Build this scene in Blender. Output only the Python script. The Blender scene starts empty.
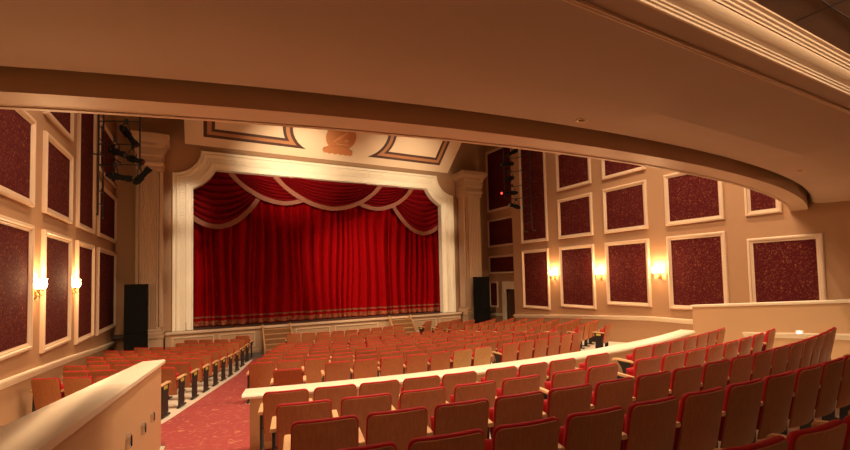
import bpy, math, random
from mathutils import Vector, Matrix
random.seed(7)
PI = math.pi
C = bpy.context.scene.collection
EYE = 2.93                       # height of the eye above the flat floor by the stage
CX, CY = 5.3, 26.0               # centre of the seating arcs
XL, XR, XRS = -2.93, 13.5, 14.1  # side walls, recessed wall by the right stage door
ZC = 8.0                         # hall ceiling above the eye

# ------------------------------------------------------------------ materials
def nmat(name, col, rough=.6, metal=0., spec=.5, bump=0., bscale=40., var=0., vscale=6., sheen=0.):
    m = bpy.data.materials.new(name); m.use_nodes = True
    nt = m.node_tree; N = nt.nodes; L = nt.links
    b = N['Principled BSDF']
    b.inputs['Base Color'].default_value = (*col, 1); b.inputs['Roughness'].default_value = rough
    b.inputs['Metallic'].default_value = metal; b.inputs['Specular IOR Level'].default_value = spec
    if sheen: b.inputs['Sheen Weight'].default_value = sheen
    tc = N.new('ShaderNodeTexCoord')
    if var:
        n = N.new('ShaderNodeTexNoise'); n.inputs['Scale'].default_value = vscale; n.inputs['Detail'].default_value = 4
        L.new(tc.outputs['Object'], n.inputs['Vector'])
        r = N.new('ShaderNodeMixRGB'); r.inputs[1].default_value = (*[c*(1-var) for c in col], 1)
        r.inputs[2].default_value = (*[min(1, c*(1+var)) for c in col], 1)
        L.new(n.outputs['Fac'], r.inputs[0]); L.new(r.outputs[0], b.inputs['Base Color'])
    if bump:
        n2 = N.new('ShaderNodeTexNoise'); n2.inputs['Scale'].default_value = bscale; n2.inputs['Detail'].default_value = 3
        L.new(tc.outputs['Object'], n2.inputs['Vector'])
        bp = N.new('ShaderNodeBump'); bp.inputs['Strength'].default_value = bump; bp.inputs['Distance'].default_value = .02
        L.new(n2.outputs['Fac'], bp.inputs['Height']); L.new(bp.outputs[0], b.inputs['Normal'])
    return m

def fleck_mat(name, base, fleck, scale, lo, hi, rough=.75, scl=(1, 1, 1)):
    m = nmat(name, base, rough, spec=.12); nt = m.node_tree; N = nt.nodes; L = nt.links; b = N['Principled BSDF']
    tc = N['Texture Coordinate']; mp = N.new('ShaderNodeMapping'); mp.inputs['Scale'].default_value = scl
    L.new(tc.outputs['Object'], mp.inputs['Vector'])
    n = N.new('ShaderNodeTexNoise'); n.inputs['Scale'].default_value = scale; n.inputs['Detail'].default_value = 3; n.inputs['Distortion'].default_value = 1.2
    L.new(mp.outputs[0], n.inputs['Vector'])
    r = N.new('ShaderNodeMapRange'); r.inputs['From Min'].default_value = lo; r.inputs['From Max'].default_value = hi
    L.new(n.outputs['Fac'], r.inputs['Value'])
    x = N.new('ShaderNodeMixRGB'); x.inputs[1].default_value = (*base, 1); x.inputs[2].default_value = (*fleck, 1)
    L.new(r.outputs[0], x.inputs[0]); L.new(x.outputs[0], b.inputs['Base Color'])
    return m

def wood_mat(name, c1, c2, rough=.4):
    m = nmat(name, c1, rough, spec=.28); nt = m.node_tree; N = nt.nodes; L = nt.links; b = N['Principled BSDF']
    tc = N['Texture Coordinate']; mp = N.new('ShaderNodeMapping'); mp.inputs['Scale'].default_value = (14, 14, 1.6)
    oi = N.new('ShaderNodeObjectInfo'); ad = N.new('ShaderNodeVectorMath'); ad.operation = 'ADD'
    sc = N.new('ShaderNodeVectorMath'); sc.operation = 'SCALE'; sc.inputs[3].default_value = .7
    L.new(oi.outputs['Location'], sc.inputs[0]); L.new(tc.outputs['Object'], ad.inputs[0]); L.new(sc.outputs[0], ad.inputs[1])
    L.new(ad.outputs[0], mp.inputs['Vector'])
    n = N.new('ShaderNodeTexNoise'); n.inputs['Scale'].default_value = 4; n.inputs['Detail'].default_value = 5; n.inputs['Distortion'].default_value = .6
    L.new(mp.outputs[0], n.inputs['Vector'])
    r = N.new('ShaderNodeMapRange'); r.inputs['From Min'].default_value = .3; r.inputs['From Max'].default_value = .7
    L.new(n.outputs['Fac'], r.inputs['Value'])
    x = N.new('ShaderNodeMixRGB'); x.inputs[1].default_value = (*c1, 1); x.inputs[2].default_value = (*c2, 1)
    L.new(r.outputs[0], x.inputs[0])
    hv = N.new('ShaderNodeHueSaturation'); mr = N.new('ShaderNodeMapRange')
    mr.inputs['To Min'].default_value = .88; mr.inputs['To Max'].default_value = 1.12
    L.new(oi.outputs['Random'], mr.inputs['Value']); L.new(mr.outputs[0], hv.inputs['Value']); L.new(x.outputs[0], hv.inputs['Color'])
    L.new(hv.outputs[0], b.inputs['Base Color'])
    return m

def emit_mat(name, col, st):
    m = nmat(name, col, .4); b = m.node_tree.nodes['Principled BSDF']
    b.inputs['Emission Color'].default_value = (*col, 1); b.inputs['Emission Strength'].default_value = st
    return m

M = dict(
    wall=nmat('wall_paint', (.42, .235, .118), .75, bump=.05, bscale=120, var=.03),
    trim=nmat('cream_trim', (.86, .73, .54), .42),
    frame=nmat('panel_frame_paint', (.68, .50, .34), .45),
    pros=nmat('ivory_plaster', (.88, .78, .60), .5, bump=.1, bscale=60),
    column=nmat('warm_plaster', (.54, .36, .225), .65),
    damask=fleck_mat('damask', (.078, .007, .009), (.29, .105, .04), 26, .55, .73, .9),
    soffit=nmat('soffit_paint', (.48, .315, .205), .8, var=.05, vscale=1.5),
    beam=nmat('beam_paint', (.60, .40, .25), .42),
    crown=nmat('crown_paint', (.78, .56, .36), .5),
    tile=nmat('ceiling_tile', (.17, .09, .05), .9, bump=.2, bscale=90),
    dark=nmat('dark_ceiling', (.075, .045, .03), .9),
    cpanel=nmat('ceiling_cream', (.74, .55, .36), .7),
    dbrown=nmat('stencil_dark', (.07, .025, .015), .6), tan=nmat('stencil_tan', (.42, .18, .07), .5),
    seal=nmat('seal_tan', (.52, .20, .07), .5, bump=.3, bscale=12), seal2=nmat('seal_relief', (.62, .30, .12), .5),
    wood=wood_mat('seat_veneer', (.47, .175, .066), (.37, .13, .048), .42),
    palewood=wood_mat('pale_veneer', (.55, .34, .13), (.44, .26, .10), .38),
    armwood=wood_mat('arm_oak', (.74, .46, .23), (.62, .36, .17), .35),
    red=nmat('red_upholstery', (.44, .008, .012), .7, spec=.3, bump=.15, bscale=200, var=.12, vscale=30),
    iron=nmat('black_iron', (.02, .018, .016), .45), plate=nmat('brass_plate', (.75, .62, .12), .35, metal=.3),
    concrete=nmat('pale_floor', (.78, .70, .56), .35, var=.08, vscale=3),
    darkfloor=nmat('dark_floor', (.10, .09, .085), .5),
    carpet=fleck_mat('aisle_carpet', (.34, .065, .062), (.52, .22, .13), 9, .56, .72, .95),
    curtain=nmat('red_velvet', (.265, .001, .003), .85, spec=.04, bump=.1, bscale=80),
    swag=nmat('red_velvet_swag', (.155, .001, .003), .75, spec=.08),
    trimband=nmat('gold_braid', (.25, .075, .035), .6, bump=.3, bscale=150),
    hem=fleck_mat('hem_fringe', (.20, .03, .02), (.46, .17, .07), 9, .4, .7, .8),
    stage=nmat('stage_boards', (.06, .035, .025), .5), riser=nmat('stage_riser', (.52, .34, .20), .6),
    oak=wood_mat('stair_oak', (.50, .28, .13), (.42, .22, .10), .45), oak_shade=wood_mat('stair_riser_shade', (.26, .13, .055), (.20, .10, .04), .5),
    black=nmat('black_cabinet', (.006, .0055, .005), .8, spec=.15), grille=nmat('black_grille', (.008, .007, .006), .9, spec=.1, bump=.3, bscale=300),
    brass=nmat('sconce_brass', (.55, .33, .12), .3, metal=.8),
    shade=emit_mat('lit_glass', (1, .62, .28), 28.), lens=nmat('lens', (.05, .03, .03), .1), redled=emit_mat('red_led', (1, .05, .03), 4.),
    lamp=emit_mat('lamp_face', (1, .7, .4), 6.), steplamp=emit_mat('cool_step_lamp', (.8, .9, 1), 9.),
    chrome=nmat('polished_metal', (.7, .68, .65), .25, metal=1),
    doorm=nmat('dark_door', (.10, .04, .025), .4), parapet=nmat('parapet_paint', (.56, .34, .17), .65),
    void=nmat('backstage_black', (.01, .01, .01), .9),
)

# ------------------------------------------------------------------ helpers
class MB:
    def __init__(s): s.v = []; s.f = []
    def add(s, vs, fs):
        o = len(s.v); s.v += [tuple(v) for v in vs]; s.f += [tuple(i+o for i in f) for f in fs]; return s
    def box(s, x0, x1, y0, y1, z0, z1):
        return s.add([(x, y, z) for x in (x0, x1) for y in (y0, y1) for z in (z0, z1)],
                     [(0, 1, 3, 2), (4, 6, 7, 5), (0, 4, 5, 1), (2, 3, 7, 6), (0, 2, 6, 4), (1, 5, 7, 3)])
    def grid(s, rows, closed=False, caps=False):
        n = len(rows[0]); vs = [p for r in rows for p in r]; fs = []
        for i in range(len(rows)-1):
            for j in range(n if closed else n-1):
                k = (j+1) % n; fs.append((i*n+j, i*n+k, (i+1)*n+k, (i+1)*n+j))
        if caps: fs += [tuple(range(n))[::-1], tuple(range((len(rows)-1)*n, len(rows)*n))]
        return s.add(vs, fs)
    def prism(s, poly, fn, h0, h1):
        """poly in (u,v); fn(u,v,h)->xyz"""
        return s.grid([[fn(u, v, h0) for u, v in poly], [fn(u, v, h1) for u, v in poly]], True, True)
    def tube(s, pts, r, n=8, rs=None):
        rows = []; P = [Vector(p) for p in pts]
        for i, p in enumerate(P):
            d = (P[min(i+1, len(P)-1)] - P[max(i-1, 0)]).normalized()
            a = d.cross(Vector((0, 0, 1)) if abs(d.z) < .9 else Vector((1, 0, 0))).normalized(); b = d.cross(a)
            rr = rs[i] if rs else r
            rows.append([tuple(p + a*rr*math.cos(2*PI*k/n) + b*rr*math.sin(2*PI*k/n)) for k in range(n)])
        return s.grid(rows, True, True)
    def lathe(s, prof, cx=0, cy=0, n=16, cz=0):
        rows = [[(cx+r*math.cos(2*PI*k/n), cy+r*math.sin(2*PI*k/n), cz+z) for k in range(n)] for r, z in prof]
        return s.grid(rows, True, True)
    def build(s, name, mat, parent=None, smooth=False, bevel=0., ang=35):
        me = bpy.data.meshes.new(name); me.from_pydata(s.v, [], s.f)
        me.materials.append(mat); 
        import bmesh
        bm = bmesh.new(); bm.from_mesh(me); bmesh.ops.recalc_face_normals(bm, faces=bm.faces); bm.to_mesh(me); bm.free()
        if smooth:
            me.shade_smooth(); me.set_sharp_from_angle(angle=math.radians(ang))
        o = bpy.data.objects.new(name, me); C.objects.link(o)
        if parent: o.parent = parent
        if bevel:
            b = o.modifiers.new('Bevel', 'BEVEL'); b.width = bevel; b.segments = 2; b.limit_method = 'ANGLE'
        return o

def tag(o, label=None, cat=None, group=None, kind=None):
    if label: o['label'] = label
    if cat: o['category'] = cat
    if group: o['group'] = group
    if kind: o['kind'] = kind
    return o
def thing(name, label, cat, loc=(0, 0, 0), rz=0, group=None):
    o = bpy.data.objects.new(name, None); C.objects.link(o); o.location = loc; o.rotation_euler = (0, 0, rz)
    o.empty_display_size = .1
    return tag(o, label, cat, group)
def struct(mb, name, mat, **k): return tag(mb.build(name, mat, **k), kind='structure')
def copy_tree(o, parent=None):
    c = o.copy(); C.objects.link(c)
    if parent: c.parent = parent
    for ch in KIDS.get(o.name, []): copy_tree(ch, c)
    return c
KIDS = {}
def note(root):
    KIDS[root.name] = list(root.children)
    for c in root.children: note(c)
def ordw(n):
    a = 'first second third fourth fifth sixth seventh eighth ninth tenth eleventh twelfth thirteenth fourteenth fifteenth sixteenth seventeenth eighteenth nineteenth twentieth'.split()
    return a[n-1]
def lerp(t, pts):
    for (a, b), (c, d) in zip(pts, pts[1:]):
        if t <= c: return b + (d-b)*max(0, (t-a))/(c-a)
    return pts[-1][1]

FL = [(0, -2.93), (12.2, -2.93), (17.85, -2.53), (19.5, -2.36), (21.4, -2.13), (22.4, -2.005), (23.25, -1.91), (24.1, -1.82), (25.05, -1.73), (26, -1.60), (30.5, -1.2)]
def floor_r(r): return lerp(r, FL)
def fz(x, y): return floor_r(math.hypot(x-CX, y-CY))
def arc(r, s): """point on arc of radius r at arc length s from the centre line"""; a = s/r; return CX+r*math.sin(a), CY-r*math.cos(a)

# ------------------------------------------------------------------ shell
m = MB(); xs = [XL-.2 + i*(XRS+.4-XL)/44 for i in range(45)]; ys = [-3.2+i*.5 for i in range(44)]
m.grid([[(x, y, fz(x, y)) for x in xs] for y in ys])
m.grid([[(x, y, -3.3) for x in xs] for y in (ys[0], ys[-1])])
struct(m, 'floor', M['concrete'], smooth=True)
# aisle and cross aisle carpets follow the slope of the floor
def lb_edge(y): return -.63 + .281*(y-8.95)      # aisle edge of the left block
def cb_edge(y): return .8 + .284*(y-9.65) - .06  # aisle edge of the centre block
m = MB(); rows = []
for i in range(56):
    y = 16.9 - i*.36
    l = lb_edge(y) if y > 7.3 else -.49
    r = max(cb_edge(y), 1.1 if y < 9.4 else 0) if y > 8.2 else (1.1 if y > 5.9 else .42)
    rows.append([(l+(r-l)*k/4, y, fz(l+(r-l)*k/4, y)+.012) for k in range(5)])
m.grid(rows)
tag(m.build('aisle_carpet', M['carpet'], smooth=True), 'rose red patterned carpet running down the sloping aisle to the stage', 'carpet')
m = MB()
m.grid([[(2*CX-p[0], p[1], fz(2*CX-p[0], p[1])+.012) for p in r] for r in rows if r[0][1] > 8.2])
tag(m.build('aisle_carpet', M['carpet'], smooth=True), 'rose red carpet in the aisle beyond the centre block of seats', 'carpet')
m = MB(); m.grid([[(*arc(r, s*r), floor_r(r)+.014) for s in [-.235+.47*k/40 for k in range(41)]] for r in (18.75, 19.3, 19.9, 20.25)])
tag(m.build('cross_aisle_carpet', M['carpet'], smooth=True), 'rose red carpet strip between the curved parapet and the seats before it', 'carpet')
m = MB(); m.grid([[(x, y, -2.918) for x in (-.3, 10.9)] for y in (16.95, 18.45)])
tag(m.build('front_floor_strip', M['darkfloor']), 'dark grey floor strip at the foot of the stage', 'floor covering')

struct(MB().box(XL-.25, XL, -3.2, 19.2, -3.3, ZC), 'wall_left', M['wall'])
m = MB().box(XR, XR+.7, -3.2, 16.2, -3.3, ZC); struct(m, 'wall_right', M['wall'])
# recessed wall with door opening (Y 16.75..17.5)
m = MB().box(XRS, XRS+.25, 17.5, 19.2, -3.3, ZC).box(XRS, XRS+.25, 16.2, 16.75, -3.3, ZC).box(XRS, XRS+.25, 16.75, 17.5, -.71, ZC)
struct(m, 'wall_right_recess', M['wall'])
struct(MB().box(XL-.2, XRS+.3, -3.4, -3.2, -3.3, ZC), 'wall_back', M['wall'])
# proscenium wall, opening behind the frame
PX0, PX1, PZN, PZT = -1.11, 11.77, 4.33, 5.31
m = MB().box(XL-.25, PX0+.35, 19, 19.25, -3.3, ZC).box(PX1-.35, XRS+.3, 19, 19.25, -3.3, ZC).box(PX0+.35, PX1-.35, 19, 19.25, PZT-.35, ZC)
for sx, x in ((1, PX0+.35), (-1, PX1-.35)):
    m.prism([(x, PZT-.35), (x+sx*1.0, PZT-.35), (x, PZT-1.35)], lambda u, v, h: (u, h, v), 19, 19.25)
m.box(PX0+.35, PX1-.35, 19, 19.25, -3.3, -1.9)
struct(m, 'wall_stage', M['wall'])
struct(MB().box(XL-.25, XRS+.3, 21.5, 21.7, -3.3, ZC).box(XL-.25, XL, 19.25, 21.5, -3.3, ZC).box(XRS, XRS+.3, 19.25, 21.5, -3.3, ZC), 'wall_backstage', M['void'])
struct(MB().box(XL-.25, XRS+.3, -3.4, 21.7, ZC, ZC+.2), 'ceiling', M['dark'])
# door in the recess
d = thing('door_1', 'dark wooden door in the recessed wall beside the tall loudspeaker', 'door', (XRS, 17.1, -2.9)); d['kind'] = 'structure'
MB().box(.08, .13, -.34, .39, .0, 2.18).build('door_leaf', M['doorm'], d)
m = MB(); 
for i in range(2): m.box(-.05-.03*i, .07, .40-.0*i, .78-.12*i, 0, 2.18).box(-.05-.03*i, .07, -.6, -.35, 0, 2.18)
m.box(-.05, .07, -.6, .78, 2.18, 2.58).box(-.08, .07, -.6, .66, 2.18, 2.46)
m.build('door_frame', M['trim'], d, bevel=.01)
MB().tube([(.08, -.25, 1.0), (.02, -.25, 1.0), (.02, -.15, 1.0)], .015).build('door_handle', M['brass'], d)

# chair rails following the floor
def rail_profile(o): return [(0, -.09), (.02, -.09), (.025, -.05), (.045, -.045), (.05, -.01), (.07, 0), (.07, .03), (0, .03)]
RZ = [(-3.2, -1.5), (9.2, -1.53), (12.8, -1.72), (16.2, -1.95), (19, -2.10)]
def rail(name, xw, n, ys):
    struct(MB().grid([[(xw+n*a*1.3, y, lerp(y, RZ)-.02+b*1.25) for a, b in rail_profile(0)] for y in ys], True, True), name, M['trim'], smooth=True)
rail('trim_1', XL, 1, [-3, 3, 6, 9.2, 11, 12.8, 14.5, 16.2, 17.6, 18.9])
rail('trim_2', XR, -1, [6.2, 7.7, 9.2, 11, 12.8, 14.5, 16.25])
rail('trim_3', XRS, -1, [17.9, 18.4, 18.95])

# ------------------------------------------------------------------ framed wall panels
PROF = [(0, 0), (0, .055), (.025, .075), (.06, .075), (.075, .045), (.10, .045), (.115, .03), (.135, .03), (.135, 0)]
def wall_panel(label, xw, n, y0, y1, z0, z1, k=1.0, group='framed damask panels on the side walls'):
    t = thing('wall_panel', label, 'wall panel', (xw, (y0+y1)/2, z0), 0, group)
    w = (y1-y0)/2; h = z1-z0
    rows = []
    for cy, cz, sy, sz in ((-w, 0, 1, 1), (w, 0, -1, 1), (w, h, -1, -1), (-w, h, 1, -1), (-w, 0, 1, 1)):
        rows.append([(n*d, cy+sy*i*k, cz+sz*i*k) for i, d in PROF])
    MB().grid(rows, True).build('frame', M['frame'], t)
    i = .12*k
    MB().box(n*.002, n*.022, -w+i, w-i, i, h-i).build('damask_field', M['damask'], t)
    return t
A, B, Cc, D, Ee = 1.152, 1.50, 3.19, 3.55, 5.24
cols = dict(c4=(16.55, 18.95, -1.55), c3=(13.78, 15.52, -1.56), c2=(11.34, 13.14, -1.40), c1=(9.05, 10.82, -1.19), c0=(6.66, 8.42, -1.21))
nth = {'c0': 'fifth from the stage', 'c1': 'fourth from the stage', 'c2': 'third from the stage', 'c3': 'second from the stage', 'c4': 'next to the stage'}
for c, (y0, y1, zb) in cols.items():
    lcol = dict(c4=(16.05, 18.9, -1.56), c3=(13.66, 15.50, -1.52), c2=(11.12, 13.10, -1.36), c1=(8.4, 10.50, -1.19))
    keep = (y0, y1, zb); y0, y1, zb = lcol.get(c, keep)
    if c != 'c0':
        wall_panel(f'tall lower burgundy panel, {nth[c]} on the left wall', XL, 1, y0, y1, zb, A)
        if c == 'c3': wall_panel('very tall upper burgundy panel behind the lighting ladder on the left wall', XL, 1, y0, y1, B, 6.9)
        else:
            wall_panel(f'middle row burgundy panel, {nth[c]} on the left wall', XL, 1, y0, y1, B, Cc)
            wall_panel(f'top row burgundy panel, {nth[c]} on the left wall', XL, 1, y0, y1, D, Ee)
    y0, y1, zb = keep
    if c != 'c4':
        wall_panel(f'tall lower burgundy panel, {nth[c]} on the right wall', XR, -1, y0, y1, zb, A)
        if c == 'c3': wall_panel('very tall upper burgundy panel behind the lighting ladder on the right wall', XR, -1, y0, y1, B, 6.9)
        else:
            wall_panel(f'middle row burgundy panel, {nth[c]} on the right wall', XR, -1, y0, y1, B, Cc)
            wall_panel(f'top row burgundy panel, {nth[c]} on the right wall', XR, -1, y0, y1, D, Ee)
wall_panel('lower burgundy panel at the rear end of the right wall above the parapet', XR, -1, 4.5, 6.12, -1.2, .87)
wall_panel('short upper burgundy panel just under the balcony soffit on the right wall', XR, -1, 5.28, 6.12, 1.5, 2.4)
wall_panel('big top burgundy panel on the recessed wall above the stage door', XRS, -1, 16.5, 18.98, 3.51, 6.93)
wall_panel('second burgundy panel down on the recessed wall by the stage', XRS, -1, 16.78, 18.98, 1.56, 3.09, .8)
wall_panel('low wide burgundy panel above the stage door', XRS, -1, 16.78, 19.0 - .02, .09, 1.08, .8)
wall_panel('small narrow burgundy panel beside the stage door', XRS, -1, 18.25, 18.98, -1.72, -.33, .6)

# ------------------------------------------------------------------ wall sconces
def sconce(label, xw, n, y, z=.02):
    t = thing('wall_sconce', label, 'wall lamp', (xw, y, z), 0, 'two-candle sconces along the side walls')
    MB().lathe([(0, -.30), (.02, -.29), (.05, -.2), (.055, -.08), (.02, -.02), (0, 0)], n=10).build('back_plate', M['brass'], t, smooth=True)
    for s in (-1, 1):
        MB().tube([(n*.02, 0, -.16), (n*.07, s*.06, -.22), (n*.10, s*.13, -.20), (n*.09, s*.16, -.10)], .012, 8).build('arm', M['brass'], t, smooth=True)
        cup = MB().lathe([(.012, -.12), (.04, -.10), (.035, -.08), (0, -.08)], n*.09, s*.16, 12).build('candle_cup', M['brass'], t, smooth=True)
        MB().lathe([(.03, -.08), (.055, -.03), (.06, .02), (.05, .08), (.062, .12), (.058, .12), (.045, .08), (.0, .02)], n*.09, s*.16, 14).build('glass_shade', M['shade'], t, smooth=True)
    l = bpy.data.lights.new('sconce_glow', 'POINT'); l.energy = SC_W; l.color = (1, .60, .28); l.shadow_soft_size = .07
    lo = bpy.data.objects.new('sconce_glow', l); C.objects.link(lo); lo.parent = t; lo.location = (n*.20, 0, .08)
SC_W = 75
sconce('lit sconce between the third and fourth lower panels, left wall, nearer the rear', XL, 1, 10.81)
sconce('lit sconce between the second and third lower panels, left wall, nearer the stage', XL, 1, 13.38)
sconce('lit sconce on the right wall nearest the stage door', XR, -1, 13.46, .05)
sconce('middle one of the three lit sconces on the right wall', XR, -1, 11.08, .05)
sconce('lit sconce on the right wall closest to the rear parapet', XR, -1, 8.73, .05)

# ------------------------------------------------------------------ proscenium frame
ZS = -1.87
def pros_path(t, dz=0):
    """polyline at fraction t across the frame width (0 outer .. 1 inner)"""
    off = .72*t; R = .98+off; a0 = math.asin(min(1, off/R)); pts = [(PX0+off, ZS)]
    for i in range(15):
        a = a0 + (PI/2-2*a0)*i/14
        pts.append((PX0 + R*math.sin(a), PZT - R*math.cos(a)))
    rt = [(PX0+PX1-x, z) for x, z in pts[::-1]]
    return pts + rt
fr = thing('proscenium_frame', 'ivory moulded proscenium frame with scooped corners around the red curtain', 'stage frame', (PX0, 19, ZS))
O = Vector((PX0, 19, ZS))
prof = [(0, 0), (0, .10), (.03, .16), (.09, .16), (.11, .12), (.17, .12), (.19, .15), (.25, .17), (.27, .12), (.33, .11), (.35, .075), (.62, .075), (.64, .11), (.70, .12), (.72, .08), (.80, .07), (.82, .04), (.92, .03), (.95, .06), (1, .05), (1, -.30)]
MB().grid([[(x-O.x, -dd, z-O.z) for x, z in pros_path(t)] for t, dd in prof]).build('moulded_surround', M['pros'], fr, smooth=True, ang=30)
m = MB()   # zigzag leaf carving in the flat of the moulding
P1 = pros_path(.38); P2 = pros_path(.59)
def walk(P, step):
    out = []; acc = 0
    for (a, b), (c, d) in zip(P, P[1:]):
        L = math.hypot(c-a, d-b); s = acc
        while s < L: out.append((a+(c-a)*s/L, b+(d-b)*s/L, (c-a)/L, (d-b)/L)); s += step
        acc = s-L
    return out
for x, z, tx, tz in walk(pros_path(.485), .13):
    nx, nz = -tz, tx
    for sg in (-1, 1):
        q = [(x+tx*.05, z+tz*.05), (x+sg*nx*.085-tx*.02, z+sg*nz*.085-tz*.02), (x+sg*nx*.085-tx*.06, z+sg*nz*.085-tz*.06), (x-tx*.02, z-tz*.02)]
        m.prism([(a-O.x, b-O.z) for a, b in q], lambda u, v, h: (u, -h, v), .07, .105)
m.build('leaf_carving', M['pros'], fr)
wk = walk(pros_path(.22), .045)
MB().tube([(x-O.x, -.15, z-O.z) for x, z, tx, tz in wk], 0, 6, rs=[.030 if q % 2 else .012 for q in range(len(wk))]).build('bead_moulding', M['pros'], fr)
# stage floor and apron
SY = 18.5
struct(MB().box(XL+.0, XRS, SY+.06, 21.5, ZS-.09, ZS).box(XL, XRS, SY, SY+.06, ZS-.09, ZS), 'floor_stage', M['stage'])
ap = thing('stage_apron', 'tan panelled stage front below the red curtain', 'stage', (CX, SY, -2.93))
MB().box(-6.6, 6.58, .06, .16, 0, .97).build('front_board', M['riser'], ap)
MB().box(-6.6, 6.58, -.03, .12, .97, 1.07).build('nosing', M['frame'], ap, bevel=.015)
MB().box(-6.6, 6.58, .02, .12, 0, .14).build('skirting', M['riser'], ap, bevel=.01)
for x0, x1 in ((-6.4, -4.95), (-4.8, -3.45), (-1.85, -.35), (-.15, 1.95), (3.75, 5.1), (5.25, 6.5)):
    rr = []
    for cx_, cz_, a, b in ((x0, .24, 1, 1), (x1, .24, -1, 1), (x1, .86, -1, -1), (x0, .86, 1, -1), (x0, .24, 1, 1)):
        rr.append([(cx_+a*i, .06-dd, cz_+b*i) for i, dd in ((0, 0), (0, .03), (.05, .035), (.07, .0))])
    MB().grid(rr, True).build('panel_moulding', M['frame'], ap)
def stairs(label, x0, x1):
    t = thing('stage_steps', label, 'steps', ((x0+x1)/2, SY-.06, -2.93), 0, 'wooden steps up to the stage'); w = (x1-x0)/2
    for k in range(5):
        z = .95*(k+1)/5 ; y = -.75+.14*k
        MB().box(-w+.04, w-.04, y, y+.19, z-.04, z).build('tread', M['oak'], t, bevel=.006)
        MB().box(-w+.04, w-.04, y+.015, y+.03, z-.19, z-.04).build('riser_board', M['oak_shade'], t)  # darker riser colour paints in the shadow under each tread nosing
    for s in (-1, 1):
        m = MB(); m.prism([(-.78, 0), (-.78, .24), (-.02, 1.14), (-.02, 0)], lambda u, v, h: (h, u, v), s*w-.03, s*w+.03)
        m.build('side_board', M['oak'], t, bevel=.006)
stairs('oak steps up to the stage beside the end of the left seat block', 2.12, 3.22)
stairs('second oak steps up to the stage, near the tall black loudspeaker side', 7.75, 8.85)

# ------------------------------------------------------------------ curtain and swags
cu = thing('stage_curtain', 'closed deep red velvet stage curtain with gold braid near its hem', 'curtain', (CX, 19.96, ZS))
rng = random.Random(3); folds = []; x = -6.15
while x < 6.15:
    w = rng.choice([.2, .28, .38, .48])*rng.uniform(.85, 1.15); folds.append((x, w, rng.uniform(.6, 1.2))); x += w
def fold_y(x, z):
    x2 = x + .05*math.sin(z*.9+x*1.7)
    for a, w, k in folds:
        if a <= x2 < a+w: return -(.10+.42*w)*k*(math.sin(PI*(x2-a)/w)**1.25) + .03*math.sin(x*2.1)
    return 0
def curtain_sheet(x0, x1, z0, z1, dy, nz, step=.03):
    n = int((x1-x0)/step)
    return MB().grid([[(x0+(x1-x0)*i/n, fold_y(x0+(x1-x0)*i/n, z)+dy, z) for i in range(n+1)] for z in [z0+(z1-z0)*k/nz for k in range(nz+1)]])
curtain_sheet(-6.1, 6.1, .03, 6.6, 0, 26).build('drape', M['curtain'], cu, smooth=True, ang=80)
curtain_sheet(-6.1, 6.1, .36, .43, -.012, 1).build('gold_braid', M['trimband'], cu, smooth=True, ang=80)
curtain_sheet(-6.1, 6.1, .05, .24, -.012, 1).build('fringed_hem', M['hem'], cu, smooth=True, ang=80)
tie = MB().box(-6.2, 6.2, .25, .29, 6.55, 6.62).build('curtain_rail', M['black'], cu)
def swag(label, xl, xr, depth, yo, ul=0., ur=1., top=4.80, skew=0., dl=0., dr=0.):
    """one festoon hung between xl and xr; ul..ur is the stretch of it that exists"""
    t = thing('swag', label, 'curtain', ((xl+xr)/2, 19.2+yo, top), 0, 'draped swags over the curtain'); W = xr-xl; xm = (xl+xr)/2
    def pt(u, v, extra=0, nf=8):
        s = 4*u*(1-u); s = s**.88 if s > 0 else 0
        x = xl + W*u; uu = u
        # corners gather: pleats start spread along the top
        z = top - depth*v*s - dl*(1-u)*v - dr*u*v
        amp = .17*min(1, s*1.6)
        ph = v**1.1*nf*2*PI + 1.2*math.sin(u*PI*2)*v*.5
        y = -amp*abs(math.sin(ph/2))**.75 - .03*s*v
        return (x-xm + skew*s*v, y-extra, z-top)
    nu, nv = 40, 84
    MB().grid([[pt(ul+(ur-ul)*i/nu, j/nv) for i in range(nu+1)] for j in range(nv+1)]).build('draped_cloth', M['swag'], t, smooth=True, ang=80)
    m = MB(); rows = []
    w = .17
    for i in range(nu+1):
        p = pt(ul+(ur-ul)*i/nu, 1.0); q = pt(ul+(ur-ul)*min(i+1, nu)/nu, 1.0) if i < nu else p; o = pt(ul+(ur-ul)*max(i-1, 0)/nu, 1.0)
        tx, tz = q[0]-o[0], q[2]-o[2]; L = math.hypot(tx, tz) or 1; nx, nz = tz/L, -tx/L
        yy = p[1]-.03
        rows.append([(p[0]-nx*.03, yy, p[2]-nz*.03), (p[0]-nx*.03, yy-.03, p[2]-nz*.03), (p[0]+nx*w, yy-.03, p[2]+nz*w), (p[0]+nx*w, yy, p[2]+nz*w)])
    m.grid(rows, True, True).build('gold_edging', M['trimband'], t, smooth=True)
swag('large central swag of red velvet with gold edging, in front of its neighbours', 2.72, 7.82, 1.42, .09)
swag('red velvet swag tucked behind the central one, on the oak steps and aisle side', .95, 5.25, 1.28, .22, 0, .8)
swag('red velvet swag tucked behind the central one, toward the side with the door', 5.45, 9.6, 1.28, .22, .2, 1)
swag('deep corner swag of red velvet beside the ivory frame, over the oak steps', -1.65, 2.55, 2.42, .36, .2, .97)
swag('deep corner swag of red velvet beside the ivory frame, toward the stage door', 8.1, 12.3, 2.42, .36, .03, .8)


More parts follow.
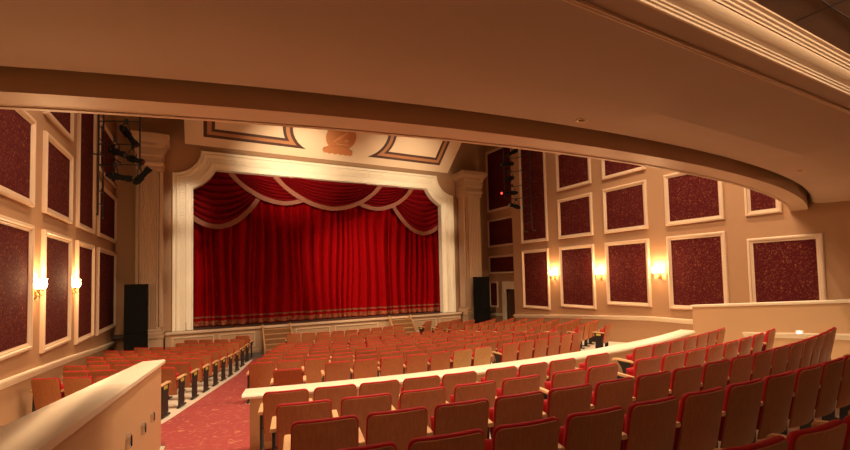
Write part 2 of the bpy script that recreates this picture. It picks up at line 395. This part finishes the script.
# ------------------------------------------------------------------ piers with fluted pilasters
def pier(label, x0, x1):
    yf = 18.15; t = thing('column', label, 'column', ((x0+x1)/2, (yf+19)/2, -2.93), 0, 'pilastered piers flanking the stage frame')
    w = (x1-x0)/2; d = (19-yf)/2
    MB().box(-w+.1, w-.1, -d+.1, d, 1.0, 7.6).build('core', M['column'], t)
    # pedestal, base mouldings
    MB().box(-w-.06, w+.06, -d-.06, d, 0, .92).box(-w-.10, w+.10, -d-.10, d, .92, 1.02).build('pedestal', M['column'], t, bevel=.01)
    def fluted(fn, half, z0, z1, nf):
        prof_ = []; 
        for k in range(nf):
            a = -half + 2*half*k/nf; b = -half+2*half*(k+1)/nf; g = (b-a)
            prof_ += [(a+g*.12, 0), (a+g*.25, .022), (a+g*.5, .032), (a+g*.75, .022), (a+g*.88, 0)]
        prof_ = [(-half, 0)] + prof_ + [(half, 0)]
        pp = prof_ + [(half, .10), (-half, .10)]
        return MB().grid([[fn(u, h, z) for u, h in pp] for z in (z0, z1)], True, True)
    front = lambda u, h, z: (u, -d+h-.02, z)
    fluted(front, w-.16, 1.3, 7.2, 7).build('fluted_pilaster', M['column'], t, smooth=True)
    MB().grid([[(u*sx, -d-oo, z) for u, sx in ((-(w-.12), 1), (w-.12, 1))] for z, oo in ((1.02, .02), (1.14, .02), (1.15, -.01), (1.2, .0), (1.25, -.01), (1.3, -.03))]).build('pilaster_base', M['column'], t)
    for s in (-1, 1):
        side = lambda u, h, z, s=s: (s*(w-h+.02), u+.02, z)
        fluted(side, d-.17, 1.3, 7.2, 5).build('fluted_pilaster', M['column'], t, smooth=True)
    def ring(prof_):
        return MB().grid([[(-w-o, -d-o, z), (w+o, -d-o, z), (w+o, d, z), (-w-o, d, z)] for z, o in prof_], True, True)
    ring([(1.02, .06), (1.10, .07), (1.14, .02), (1.2, .03), (1.24, -.02), (1.3, -.05)]).build('base_moulding', M['column'], t, smooth=True)
    ring([(7.1, -.06), (7.14, .0), (7.2, .01), (7.26, -.01), (7.34, .05), (7.42, .06), (7.44, .03)]).build('capital', M['column'], t)
    for s in (-1, 1):   # small volutes under the capital
        MB().tube([(s*(w-.12), -d-.05, 7.2), (s*(w-.12), d-.25, 7.2)], .055, 12).build('volute', M['column'], t, smooth=True)
    ring([(7.44, .0), (7.62, .0), (7.66, .05), (7.95, .05), (7.99, .09), (8.1, .12), (8.2, .22), (8.26, .24), (8.42, .25), (8.44, .0)]).build('entablature', M['column'], t)
    m = MB()
    n = int(2*w/.09)
    for k in range(n): m.box(-w-.03+.09*k, -w+.02+.09*k, -d-.15, -d-.04, 8.0, 8.07)
    m.build('dentil_course', M['column'], t)
    return t
pier('tan fluted pier left of the stage frame, beside the black loudspeaker', -2.20, -1.40)
pier('tan fluted pier right of the stage frame, near the stage door', 12.05, 13.1)

# ------------------------------------------------------------------ slanted cream ceiling panel over the stage
cp = thing('sounding_board', 'slanted cream ceiling panel with brown stencilled borders above the stage frame', 'ceiling panel', (CX, 18.62, 5.43))
SL = math.atan(.84); cs, sn = math.cos(SL), math.sin(SL)
def onp(u, v, h): return (u, -v*cs - h*sn, v*sn - h*cs)     # u across, v up the slope, h out of its lower face
MB().prism([(-5.97, 0), (6.0, 0), (6.0, 4.6), (-5.97, 4.6)], onp, -.15, 0).build('board', M['cpanel'], cp)
def v_of(z): return (z-5.43)/sn
# the inner sides of both frames bow away from the round seal: arc centred on the seal
sealc = (0.02, 1.25); Rr = 2.3
def frame_poly(s, x_out, v0, v1, R):
    pts = [(s*x_out, v0), (s*x_out, v1)]
    a1 = math.asin((v1-1.5)/R); a0 = -math.asin((1.5-v0)/R)
    for k in range(13):
        a = a1+(a0-a1)*k/12; pts.append((.04+s*(.9+R*math.cos(a)), 1.5+R*math.sin(a)))
    return pts
for s in (-1, 1):
    def pol(d): return frame_poly(s, 5.33-d, .42+d, 2.58-d, 1.2+d)
    for d0, d1, mt, nm in ((0, .13, 'dbrown', 'dark_border'), (.13, .28, 'tan', 'tan_border'), (.28, .40, 'dbrown', 'dark_border')):
        P, Q = pol(d0), pol(d1); n = len(P)
        MB().grid([[onp(*P[i % n], 0), onp(*P[i % n], .012), onp(*Q[i % n], .012), onp(*Q[i % n], 0)] for i in range(n+1)], True).build(nm, M[mt], cp)
se = [(.66*math.cos(2*PI*k/40)+.02, 1.22+.66*math.sin(2*PI*k/40)) for k in range(40)]
MB().prism(se, onp, 0, .05).build('round_seal', M['seal'], cp)
rb = [(-.68, .50), (-.60, .40), (-.46, .42), (-.36, .36), (-.24, .42), (-.10, .36), (.04, .42), (.16, .36), (.28, .41), (.38, .36), (.50, .40), (.60, .36), (.70, .46), (.66, .60), (.54, .66), (.40, .80), (-.40, .80), (-.52, .68), (-.66, .62)]
MB().prism(rb, onp, 0, .075).build('ribbon', M['seal'], cp)
m = MB().prism([(-.32, 1.02), (-.26, .98), (.22, 1.45), (.26, 1.60), (.14, 1.52)], onp, .04, .075).prism([(-.14, .90), (.42, .90), (.42, .96), (-.14, .96)], onp, .04, .075).prism([(.10, 1.1), (.3, 1.05), (.42, 1.16), (.28, 1.22)], onp, .04, .075)
m.build('seal_relief', M['seal2'], cp)

# ------------------------------------------------------------------ balcony: lip, soffit, crown, rear tiled ceiling
BX = [XL + (XR-XL)*i/60 for i in range(61)]
def lipY(x, R): return 27.6 - math.sqrt(R*R-(x-5.35)**2)
Ro, Ri = 23.95, 24.25
def sweep(fn, xs=BX): return MB().grid([[(x, y, z) for y, z in fn(x)] for x in xs], True, True)
ba = thing('ceiling_edge', None, None, (0, 0, 0)); ba['kind'] = 'structure'
sweep(lambda x: [(lipY(x, Ri), 1.50), (lipY(x, Ro), 1.50), (lipY(x, Ro)+.02, 2.7), (lipY(x, Ri), 2.7)]).build('edge_beam', M['beam'], ba, smooth=True)
sweep(lambda x: [(lipY(x, Ro)+.0, 1.49), (lipY(x, Ro)+.05, 1.49), (lipY(x, Ro)+.05, 1.58), (lipY(x, Ro), 1.58)]).build('edge_bead', M['beam'], ba, smooth=True)
m = MB().box(4.46+.0, 4.468, 0, 0, 0, 0)
def stepY(x): return 2.37 + max(0, x-2)*.025
so = sweep(lambda x: [(1.515, 1.60), (1.72, 1.60), (stepY(x), 1.505), (lipY(x, Ri)-.30, 1.605), (lipY(x, Ri)-.20, 1.62), (lipY(x, Ri)-.13, 1.645), (lipY(x, Ri)-.08, 1.70), (lipY(x, Ri)-.06, 1.85), (lipY(x, Ri)-.06, 2.0), (lipY(x, Ri)+.02, 2.0), (lipY(x, Ri)+.02, 2.75), (1.515, 2.75)])
struct(so, 'ceiling_soffit', M['soffit'], smooth=True, ang=16)
cr0 = [(0, 0), (.0, -.012), (.014, -.012), (.018, .0), (.030, .002), (.034, .012), (.046, .014), (.050, .022), (.060, .024)]
for k in range(9):
    a = k/8*PI/2; cr0.append((.066+.075*math.sin(a), .026+.045*(1-math.cos(a))))
cr0 += [(.150, .066), (.154, .076), (.168, .078), (.172, .088), (.188, .090), (.192, .10), (.215, .102)]
cr = [(1.515-a, 1.60+b) for a, b in cr0] + [(1.30, 1.74), (1.56, 1.74)]
struct(sweep(lambda x: cr, [XL, XR]), 'ceiling_crown_moulding', M['crown'], smooth=True, ang=20)
struct(sweep(lambda x: [(1.66, 1.60), (1.665, 1.583), (1.672, 1.583), (1.68, 1.592), (1.688, 1.583), (1.695, 1.583), (1.70, 1.60)], [XL, XR]), 'trim_5', M['crown'])
m = MB(); m.box(XL, XR, -3.2, 1.60, 1.715, 2.6); struct(m, 'ceiling_rear', M['tile'])
m = MB()
for i in range(14): m.box(XL+1.2*i+.55, XL+1.2*i+.565, -3.2, 1.28, 1.711, 1.72)
for j in range(7): m.box(XL, XR, 1.1-.61*j-.004, 1.1-.61*j+.006, 1.711, 1.72)
struct(m, 'trim_4', M['dark'])
def downlight(label, x, y, z, r=.07, mat=None, group='recessed downlights'):
    t = thing('downlight', label, 'ceiling light', (x, y, z), 0, group)
    MB().lathe([(r+.025, 0), (r+.02, -.012), (r, -.008), (r, .03), (r+.025, .03)], n=20).build('ring', M['brass'], t, smooth=True)
    MB().lathe([(0, -.002), (r, -.002), (r, .004), (0, .004)], n=16).build('lens', mat or M['lens'], t)
    return t
downlight('small unlit recessed fitting in the soffit before the lighting ladder', 3.44, 2.98, 1.585, .04)
downlight('small unlit recessed fitting in the soffit toward the right wall', 8.5, 3.05, 1.58, .04)

# ------------------------------------------------------------------ parapets
def arc_solid(prof, s0, s1, n=48):
    return MB().grid([[(CX+r*math.sin(a), CY-r*math.cos(a), z) for r, z in prof] for a in [s0+(s1-s0)*i/n for i in range(n+1)]], True, True)
t = thing('curved_parapet', 'long curved low wall with cream cap in front of the rear seats', 'parapet', (0, 0, 0))
aL, aR = math.asin((.53-CX)/20.45), math.asin((10.62-CX)/20.45)
arc_solid([(20.36, -2.7), (20.36, -1.53), (20.54, -1.53), (20.54, -2.7)], aL+.001, aR-.001).build('wall_body', M['parapet'], t, smooth=True)
arc_solid([(20.28, -1.53), (20.27, -1.50), (20.29, -1.475), (20.32, -1.465), (20.59, -1.465), (20.62, -1.475), (20.64, -1.50), (20.63, -1.53)], aL-.003, aR+.003).build('cap', M['trim'], t, smooth=True)

def straight_parapet(name, label, x0, x1, y0, y1, zend, slope, rail_side):
    t = thing(name, label, 'parapet', (0, 0, 0)); zc = lambda y: zend + (y1-y)*slope
    MB().prism([(y0, -2.9), (y1, -2.9), (y1, zc(y1)-.06), (y0, zc(y0)-.06)], lambda u, v, h: (h, u, v), x0+.04, x1-.03).build('wall_body', M['parapet'], t)
    MB().grid([[(x0+a, y, zc(y)+b) for a, b in ((0, -.045), (0, -.01), (.02, 0), (x1-x0, 0), (x1-x0+.02, -.012), (x1-x0+.02, -.045), (x1-x0, -.065), (.01, -.065))] for y in (y0, y1+.03)], True, True).build('cap', M['trim'], t, smooth=True)
    if rail_side:
        MB().grid([[(x0+.04-a, y, zc(y)-.72+b) for a, b in rail_profile(0)] for y in (y0, 5.4)], True, True).build('side_rail', M['trim'], t, smooth=True)
    return t
straight_parapet('aisle_parapet', 'sloping low wall with broad cream cap beside the aisle on the left', -.80, -.52, -3.0, 7.2, -1.11, .107, False)
straight_parapet('rear_parapet', 'sloping low wall on the right with cream cap and a small step lamp', 11.46, 11.72, -3.0, 6.58, -.90, .084, True)
for y, z, w in ((5.86, -1.55, 'nearest the wall end'), (5.03, -1.43, 'the middle one of three'), (4.11, -1.25, 'lowest in view')):
    t = thing('bracket', f'small dark oval metal bracket on the aisle parapet, {w}', 'bracket', (-.55, y, z), 0, 'oval brackets on the aisle parapet')
    MB().grid([[(xx, .030*k*math.cos(a), .065*k*math.sin(a)) for a in [2*PI*j/16 for j in range(16)]] for xx, k in ((0, 1), (.03, 1), (.035, .8))], True, True).build('oval_plate', M['chrome'], t, smooth=True)
    MB().grid([[(xx, .016*math.cos(a), .045*math.sin(a)) for a in [2*PI*j/12 for j in range(12)]] for xx in (.03, .042)], True, True).build('dark_recess', M['black'], t)
t = thing('step_lamp', 'small bright step lamp low on the rear parapet', 'light', (11.5, 4.32, -1.40))
MB().box(-.03, .0, -.07, .07, -.06, .06).build('housing', M['trim'], t, bevel=.01)
MB().grid([[(xx, .035*math.cos(a), .035*math.sin(a)) for a in [2*PI*j/16 for j in range(16)]] for xx in (-.045, -.02)], True, True).build('lamp_lens', M['steplamp'], t)

# ------------------------------------------------------------------ theatre seats
def slab(w, rc, yb, yf, z0, z1, roundf, mb=None, lean=.20, curve=.025, nx=18):
    """upright seat-back slab: rounded top corners, leaning back, bowed"""
    mb = mb or MB(); rows = []
    for i in range(nx+1):
        # cosine spacing puts more columns at the corners
        x = -w*math.cos(PI*i/nx); e = max(0, abs(x)-(w-rc)); zt = z1-(rc-math.sqrt(max(0, rc*rc-e*e)))
        edge = min(1, (w-abs(x))/.03) if roundf else 1
        th = (yf-yb)*(.35+.65*math.sin(edge*PI/2)) if roundf else (yf-yb)
        bow = -curve*(1-(x/w)**2)
        r = []
        prof_ = ([(0, z0), (0, zt-.012), (.12, zt-.003), (.45, zt), (.8, zt-.012), (1, zt-.05), (1, z0+.03), (.8, z0)] if roundf else [(0, z0), (0, zt), (1, zt), (1, z0)])
        for f, z in prof_:
            y = yb + th*f + bow + lean*(.86-z)
            r.append((x, y, z))
        rows.append(r)
    return mb.grid(rows, True, True)
def make_seat(pale=False, right_arm=False, end=None):
    t = thing('theatre_seat', 'x', 'seat')
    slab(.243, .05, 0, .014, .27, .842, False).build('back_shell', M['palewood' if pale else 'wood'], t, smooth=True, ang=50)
    slab(.252, .055, .015, .072, .36, .860, True).build('back_cushion', M['red'], t, smooth=True, ang=60)
    m = MB(); rows = []
    ca, sa = math.cos(math.radians(80)), math.sin(math.radians(80))
    for i in range(13):
        x = -.225*math.cos(PI*i/12); e = min(1, (.225-abs(x))/.03); th = .035+.055*math.sin(e*PI/2)
        rows.append([(x, .16+u*ca-h*sa*.75, .36+u*sa+h*ca) for u, h in ((0, 0), (0, th*.8), (.04, th), (.29, th), (.34, th*.7), (.35, th*.2), (.33, 0))])
    m.grid(rows, True, True).build('seat_cushion', M['red'], t, smooth=True, ang=60)
    sides = [-1] + ([1] if right_arm else [])
    for s in sides:
        MB().grid([[(s*.283+a, y, z+b) for a, b in ((-.031, -.012), (-.025, .012), (.025, .012), (.031, -.012), (.02, -.022), (-.02, -.022))] for y, z in ((.06, .615), (.12, .622), (.36, .632), (.42, .622), (.435, .60))], True, True).build('armrest', M['armwood'], t, smooth=True)
        if end == s:
            ep = MB().prism([(.10, .06), (.12, .60), (.38, .605), (.34, .30), (.36, .06)], lambda u, v, h: (h, u, v), s*.283-.014, s*.283+.014).build('end_panel', M['iron'], t, bevel=.006)
            MB().prism([(.17, .52), (.17, .585), (.31, .585), (.31, .52)], lambda u, v, h: (h, u, v), s*.283+s*.014, s*.283+s*.019).build('row_plate', M['plate'], t)
            MB().prism([(.06, 0), (.06, .03), (.17, .06), (.31, .06), (.42, .03), (.42, 0)], lambda u, v, h: (h, u, v), s*.283-.02, s*.283+.02).build('foot', M['iron'], t)
        else:
            MB().prism([(.14, .03), (.11, .60), (.34, .605), (.27, .50), (.22, .36), (.25, .03)], lambda u, v, h: (h, u, v), s*.283-.012, s*.283+.012).build('standard', M['iron'], t)
            MB().prism([(.06, 0), (.06, .03), (.38, .03), (.38, 0)], lambda u, v, h: (h, u, v), s*.283-.02, s*.283+.02).build('foot', M['iron'], t)
    MB().tube([(-.28, .20, .40), (.28 if right_arm else .27, .20, .40)], .015, 6).build('hinge_bar', M['iron'], t)
    note(t); return t
protos = {}; used = set()
def seat(kind, r, s, label, group, w=None, zoff=0):
    key = kind
    if key not in protos:
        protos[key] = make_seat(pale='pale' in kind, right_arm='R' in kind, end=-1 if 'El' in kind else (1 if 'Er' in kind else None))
        o = protos[key]
    else: o = copy_tree(protos[key])
    x, y = arc(r, s); o.location = (x, y, floor_r(r)+zoff); o.rotation_euler = (0, 0, s/r); o.scale = ((w or 1), 1, 1)
    o['label'] = label; o['group'] = group
    return o
def run(r, starts, row_txt, group, gaps_end=True, zoff=0, pale=(), from_txt='from the aisle', mirror=False):
    """starts: arc position of the left edge of each seat; consecutive seats share an arm"""
    n = len(starts)
    for i, s in enumerate(starts):
        last = i == n-1 or starts[i+1]-s > .68
        first = i == 0 or s-starts[i-1] > .68
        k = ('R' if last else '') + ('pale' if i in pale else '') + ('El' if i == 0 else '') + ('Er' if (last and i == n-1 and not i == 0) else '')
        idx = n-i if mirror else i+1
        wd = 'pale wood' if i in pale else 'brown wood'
        seat(k, r, s+.25, f'{wd} back red seat, {ordw(idx)} {from_txt}, {row_txt}', group, zoff=zoff)
# rear rows behind the curved parapet
G = 'theatre seats behind the curved parapet'
rear = {
 1: (21.4, [-4.75, -4.19, -3.65, -3.1, -2.56, -1.91, -1.36, -.80, -.05, 1.14, 1.71, 2.28, 2.85, 3.42, 3.99, 4.60]),
 2: (22.4, [-4.75, -4.16, -3.57, -2.97, -2.38, -1.69, -1.13, -.26, .32, .89, 1.48, 2.06, 2.66, 3.3, 4.12]),
 3: (23.25, [-4.77+.565*i for i in range(17)]),
 4: (24.1, [-4.82+.57*i for i in range(17)]),
 5: (25.05, [-4.80+.57*i for i in range(17)]),
}
for k, (r, st) in rear.items():
    run(r, st, f'{ordw(k)} row behind curved parapet', G)
# rows of the main floor
RR = [17.85, 16.95, 16.1, 15.25, 14.4, 13.6, 12.8, 11.95, 11.15, 10.35, 9.5]
P = .563
G = 'theatre seats of the centre block'
def cstarts(r, half=.268, skip=0):
    n = int(2*half*r/P+.3); p = 2*half*r/n
    return [-half*r+p*i+.02 for i in range(skip, n-skip)]
for k, r in enumerate(RR):
    if k == 0:
        st = [-3.13+P*i for i in range(7)] + [1.12+P*i for i in range(6)]
        st = [-3.17+.575*i for i in range(7)] + [1.14+.57*i for i in range(6)]
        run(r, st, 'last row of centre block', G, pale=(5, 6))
        continue
    st = cstarts(r, skip=2 if r in (10.35, 11.15) else 0)
    run(r, st, f'{ordw(len(RR)-k)} centre row from stage', G)
seat('REl', 18.55, -4.0, 'single brown wood back red seat standing just before the parapet, near the aisle', G)
def side_starts(r, side):
    """seats from the aisle edge outwards to the side wall (left block), mirrored for the right block"""
    a = -.2
    for _ in range(500):
        x, y = CX+r*math.sin(a), CY-r*math.cos(a)
        if x < lb_edge(y)-.12: break
        a += -.001
    s = a*r-.03; out = []
    while True:
        s -= P
        x, y = CX+r*math.sin(s/r), CY-r*math.cos(s/r)
        if x < XL+.12 or y > 17.75 or (x < -1.2 and y > 16.6): break
        out.append(s)
    return out[::-1]
for k, r in enumerate(RR):
    rw = f'{ordw(len(RR)-k)} row from stage'
    st = side_starts(r, -1)
    if st:
        run(r, st, f'left wall block, {rw}', 'theatre seats of the left wall block', mirror=True)
    xw = XR - (2*CX - XL)
    st2 = [-(s+.5) for s in st][::-1]
    if r < 14.5 or True:
        ext = []
        if st2:
            s = st2[-1]+P
            while True:
                x, y = CX+r*math.sin((s+.5)/r), CY-r*math.cos((s+.5)/r)
                if x > XR-.15 or y > 17.2 or (x > 11.4 and y > 16.3): break
                ext.append(s); s += P
        if k == 0: st2 = st2[:1]; ext = []
        run(r, st2+ext, f'right wall block, {rw}', 'theatre seats of the right wall block')

# ------------------------------------------------------------------ loudspeakers
def speaker(label, x, y, w, h, rz):
    t = thing('loudspeaker', label, 'loudspeaker', (x, y, -2.93), rz, 'tall black loudspeakers flanking the stage')
    z = 0
    for i, hh in enumerate((h*.42, h*.58)):
        MB().box(-w/2, w/2, -.27, .27, z, z+hh-.01).build('cabinet', M['black'], t, bevel=.012)
        MB().box(-w/2+.03, w/2-.03, -.285, -.265, z+.04, z+hh-.05).build('grille', M['grille'], t)
        z += hh
    MB().box(w/2, w/2+.012, -.08, .08, h*.72, h*.72+.14).build('side_handle', M['chrome'], t)
speaker('tall black loudspeaker stack in front of the left pier', -2.08, 17.5, .68, 2.92, .12)
speaker('tall black loudspeaker stack beside the right pier and stage door', 12.4, 17.42, .80, 2.9, .5)
t = thing('microphone_stand', 'thin folding stand on the stage corner beside the ivory frame', 'stand', (-.62, 18.62, ZS))
MB().tube([(-.14, -.05, 0), (0, 0, .05), (.0, 0, .33)], .008, 6).tube([(.14, -.05, 0), (0, 0, .05)], .008, 6).build('frame', M['iron'], t)

# ------------------------------------------------------------------ lighting ladders and spotlights
def spotlight(label, p, q, red=False):
    p, q = Vector(p), Vector(q); t = thing('stage_spotlight', label, 'stage light', tuple(p), 0, 'black stage spotlights on the lighting ladders')
    d = q-p; L = d.length; d = d/L
    pts = [Vector((0, 0, 0))+d*(L*k) for k in (0, .12, .13, .45, .46, .80, .81, 1)]
    MB().tube(pts, 0, 12, rs=[.05, .075, .10, .10, .075, .075, .09, .09]).build('body', M['black'], t, smooth=True)
    MB().tube([d*(L*.985), d*(L*1.01)], .075, 12).build('lens', M['lens'], t)
    mid = d*(L*.35); side = d.cross(Vector((0, 0, 1))).normalized()*.16
    MB().tube([mid-side, mid-side+Vector((0, 0, .2)), mid+Vector((0, 0, .30)), mid+side+Vector((0, 0, .2)), mid+side], .014, 6).build('yoke', M['iron'], t)
    MB().box(mid.x-.04, mid.x+.04, mid.y-.04, mid.y+.04, mid.z+.28, mid.z+.40).build('clamp', M['iron'], t)
    if red: MB().tube([d*(L*1.01), d*(L*1.03)], .05, 8).build('red_lamp', M['redled'], t)
def LX(px): return -2.62+(px-99)*.0234
def LZ(py): return 2.02+(212-py)*.03
t = thing('lighting_ladder', 'dark metal lighting ladder hung on the left wall with side pipes', 'lighting rig', (0, 0, 0))
for y in (14.9, 15.55):
    MB().tube([(-2.70, y, ZC), (-2.70, y, 2.15), (-2.68, y-.1, 1.98), (-2.65, y-.4, 1.95)], .024).build('rail', M['iron'], t, smooth=True)
for k in range(15): MB().tube([(-2.70, 14.9, 2.35+.38*k), (-2.70, 15.55, 2.35+.38*k)], .014, 6).build('rung', M['iron'], t)
MB().tube([(-1.66, 14.5, 3.5), (-1.66, 14.5, ZC)], .022).build('pipe', M['iron'], t)
for z in (5.6, 4.72, 4.05, 3.45): MB().tube([(-2.70, 14.9, z), (-2.3, 14.6, z-.04), (-1.66, 14.5, z)], .018, 6).build('pipe', M['iron'], t)
MB().tube([(-2.85, 14.9, 3.75), (-2.4, 14.7, 3.68), (-2.1, 14.5, 3.45)], .02, 6).build('pipe', M['iron'], t)
Y = 14.42
spotlight('topmost black spotlight on the left wall ladder, tilted steeply down', (LX(121), Y, LZ(129)), (LX(138), Y-.15, LZ(148)))
spotlight('second black spotlight down on the left wall ladder, with a red glint', (LX(110), Y, LZ(153)), (LX(127), Y-.25, LZ(159)), False)
spotlight('third black spotlight on the left wall ladder, reaching toward the column', (LX(127), Y+.1, LZ(158)), (LX(144), Y-.1, LZ(163)))
spotlight('lower black spotlight on the left wall ladder, lying nearly level', (LX(107), Y, LZ(177)), (LX(133), Y-.1, LZ(180)))
spotlight('lowest black spotlight on the left wall ladder, pointing up to the column', (LX(135), Y, LZ(184)), (LX(151), Y-.1, LZ(168)))
t = thing('lighting_ladder', 'dark metal lighting ladder on the tall upper panel of the right wall', 'lighting rig', (0, 0, 0))
for y in (15.05, 14.5):
    MB().tube([(13.22, y, ZC), (13.22, y, 2.2), (13.22, y-.06, 2.02), (13.2, y-.3, 1.98)], .024).build('rail', M['iron'], t, smooth=True)
for k in range(15): MB().tube([(13.22, 15.05, 2.4+.4*k), (13.22, 14.5, 2.4+.4*k)], .014, 6).build('rung', M['iron'], t)
MB().tube([(12.35, 15.3, 3.6), (12.35, 15.3, ZC)], .02, 6).build('pipe', M['iron'], t)
for z in (5.55, 4.9, 4.2, 3.6): MB().tube([(13.22, 15.05, z+.03), (13.0, 15.25, z-.03), (12.75, 15.3, z), (12.35, 15.3, z)], .018, 6).build('pipe', M['iron'], t)
def RX(px): return 12.35+(px-504)*.062
def RZ_(py): return 3.26+(205-py)*.0472
for lb, a, b, rd in (('topmost black spotlight on the right wall ladder', (516.5, 148.5), (506, 155.5), 0), ('second black spotlight down on the right wall ladder', (512, 163), (499, 167), 0),
                     ('third black spotlight down on the right wall ladder', (512, 177), (501, 182), 0), ('fourth black spotlight down, with red lamp, on the right wall ladder', (515, 192), (499, 194.5), 1),
                     ('lowest black spotlight on the right wall ladder', (517, 207), (506, 205), 0)):
    spotlight(lb, (RX(a[0]), 15.2, RZ_(a[1])), (RX(b[0]), 15.1, RZ_(b[1])), bool(rd))

# ------------------------------------------------------------------ lights
def area(name, loc, rot, sx, sy, power, col, shape='RECTANGLE', spread=PI):
    l = bpy.data.lights.new(name, 'AREA'); l.shape = shape; l.size = sx; l.size_y = sy; l.energy = power; l.color = col; l.spread = spread
    o = bpy.data.objects.new(name, l); C.objects.link(o); o.location = loc; o.rotation_euler = rot; return o
def spot(name, loc, tgt, power, ang, col, blend=.6, size=.12):
    l = bpy.data.lights.new(name, 'SPOT'); l.energy = power; l.spot_size = math.radians(ang); l.spot_blend = blend; l.color = col; l.shadow_soft_size = size
    o = bpy.data.objects.new(name, l); C.objects.link(o); o.location = loc
    o.rotation_euler = (Vector(tgt)-Vector(loc)).to_track_quat('-Z', 'Y').to_euler(); return o
def point(name, loc, power, col, size):
    l = bpy.data.lights.new(name, 'POINT'); l.energy = power; l.color = col; l.shadow_soft_size = size
    o = bpy.data.objects.new(name, l); C.objects.link(o); o.location = loc; return o
WARM = (1, .73, .48)
for i, x in enumerate((-.6, 3.2, 7.4, 11.2)):
    for j, y in enumerate((5.9, 8.6, 12.6)):
        dl = downlight(f'lit downlight in the hall ceiling, {ordw(i+1)} across, {ordw(j+1)} row from the balcony', x, y, ZC, .16, M['lamp'])
        spot('hall_light', (x, y, ZC-.06), (x, y, 0), (1600, 750, 120)[j], 125, WARM, .5, .16)
for i, x in enumerate((-.2, 3.6, 7.4, 11.2)):
    downlight(f'lit downlight in the rear tiled ceiling, {ordw(i+1)} across', x, -.9, 1.715, .10, M['lamp'])
    point('rear_light', (x, -.9, 1.63), 11, WARM, .06)
for i, x in enumerate((-.6, 3.3, 7.2, 11.1)):  # added lamps out of view, put in to brighten the crown moulding
    t = thing('added_crown_lamp', f'added unseen linear lamp brightening the crown moulding, {ordw(i+1)} along', 'ceiling light', (x, .42, 1.70), 0, 'added linear lamps before the crown moulding')
    MB().box(-1.8, 1.8, -.03, .0, -.05, .015).build('housing', M['iron'], t)
    MB().box(-1.78, 1.78, .0, .006, -.045, -.005).build('diffuser', M['lamp'], t)
    area('crown_wash', (x, .44, 1.672), (math.radians(96), 0, 0), 3.5, .03, 16, WARM, spread=math.radians(150))
# front-of-house stage spots
COL = (1, .70, .42)
spot('curtain_spot', (5.6, 13.0, 7.4), (6.8, 19.3, .0), 2400, 40, COL, 1., .12)
spot('curtain_spot', (-1.6, 13.6, 4.4), (7.4, 19.3, .2), 3800, 36, COL, 1., .12)
spot('curtain_spot', (12.4, 13.6, 4.4), (5.2, 19.3, .2), 700, 44, COL, 1., .12)
spot('frame_spot', (3.0, 14.6, 3.4), (3.6, 19, 5.15), 1300, 70, (1, .80, .54), 1., .15)
spot('frame_spot', (8.6, 14.6, 3.4), (8.6, 19, 5.2), 800, 80, (1, .80, .54), 1., .15)
for z in (-1.1, 1.0, 3.0):
    spot('frame_spot', (1.6, 11.0, 7.0), (-.55, 19, z), 2400, 13, (1, .82, .58), 1., .1)
    spot('frame_spot', (9.2, 11.0, 7.0), (11.2, 19, z), 2000, 13, (1, .82, .58), 1., .1)


w = bpy.data.worlds.new('world'); bpy.context.scene.world = w; w.use_nodes = True
w.node_tree.nodes['Background'].inputs['Color'].default_value = (.9, .55, .3, 1); w.node_tree.nodes['Background'].inputs['Strength'].default_value = .02

# ------------------------------------------------------------------ camera
yw, pt, rl = [math.radians(a) for a in (27.865, 2.446, 1.281)]
fw = Vector((math.sin(yw)*math.cos(pt), math.cos(yw)*math.cos(pt), math.sin(pt)))
rt = Vector((math.cos(yw), -math.sin(yw), 0)); up = rt.cross(fw)
R_ = rt*math.cos(rl) - up*math.sin(rl); U_ = up*math.cos(rl) + rt*math.sin(rl)
cd = bpy.data.cameras.new('camera'); cam = bpy.data.objects.new('camera', cd); C.objects.link(cam)
cam.matrix_world = Matrix((( R_.x, U_.x, -fw.x, 0), (R_.y, U_.y, -fw.y, 0), (R_.z, U_.z, -fw.z, 0), (0, 0, 0, 1)))
cd.sensor_width = 36; cd.lens = 418.056/850*36; cd.shift_y = (259.311-225)/850; cd.clip_start = .05
bpy.context.scene.camera = cam

# lift everything so that the flat floor by the stage is at height 0
for o in bpy.context.scene.objects:
    if o.parent is None: o.location.z += EYE
vs = bpy.context.scene.view_settings
vs.view_transform = 'Standard'; vs.look = 'None'; vs.exposure = 0.0; vs.gamma = 1; vs.use_curve_mapping = False
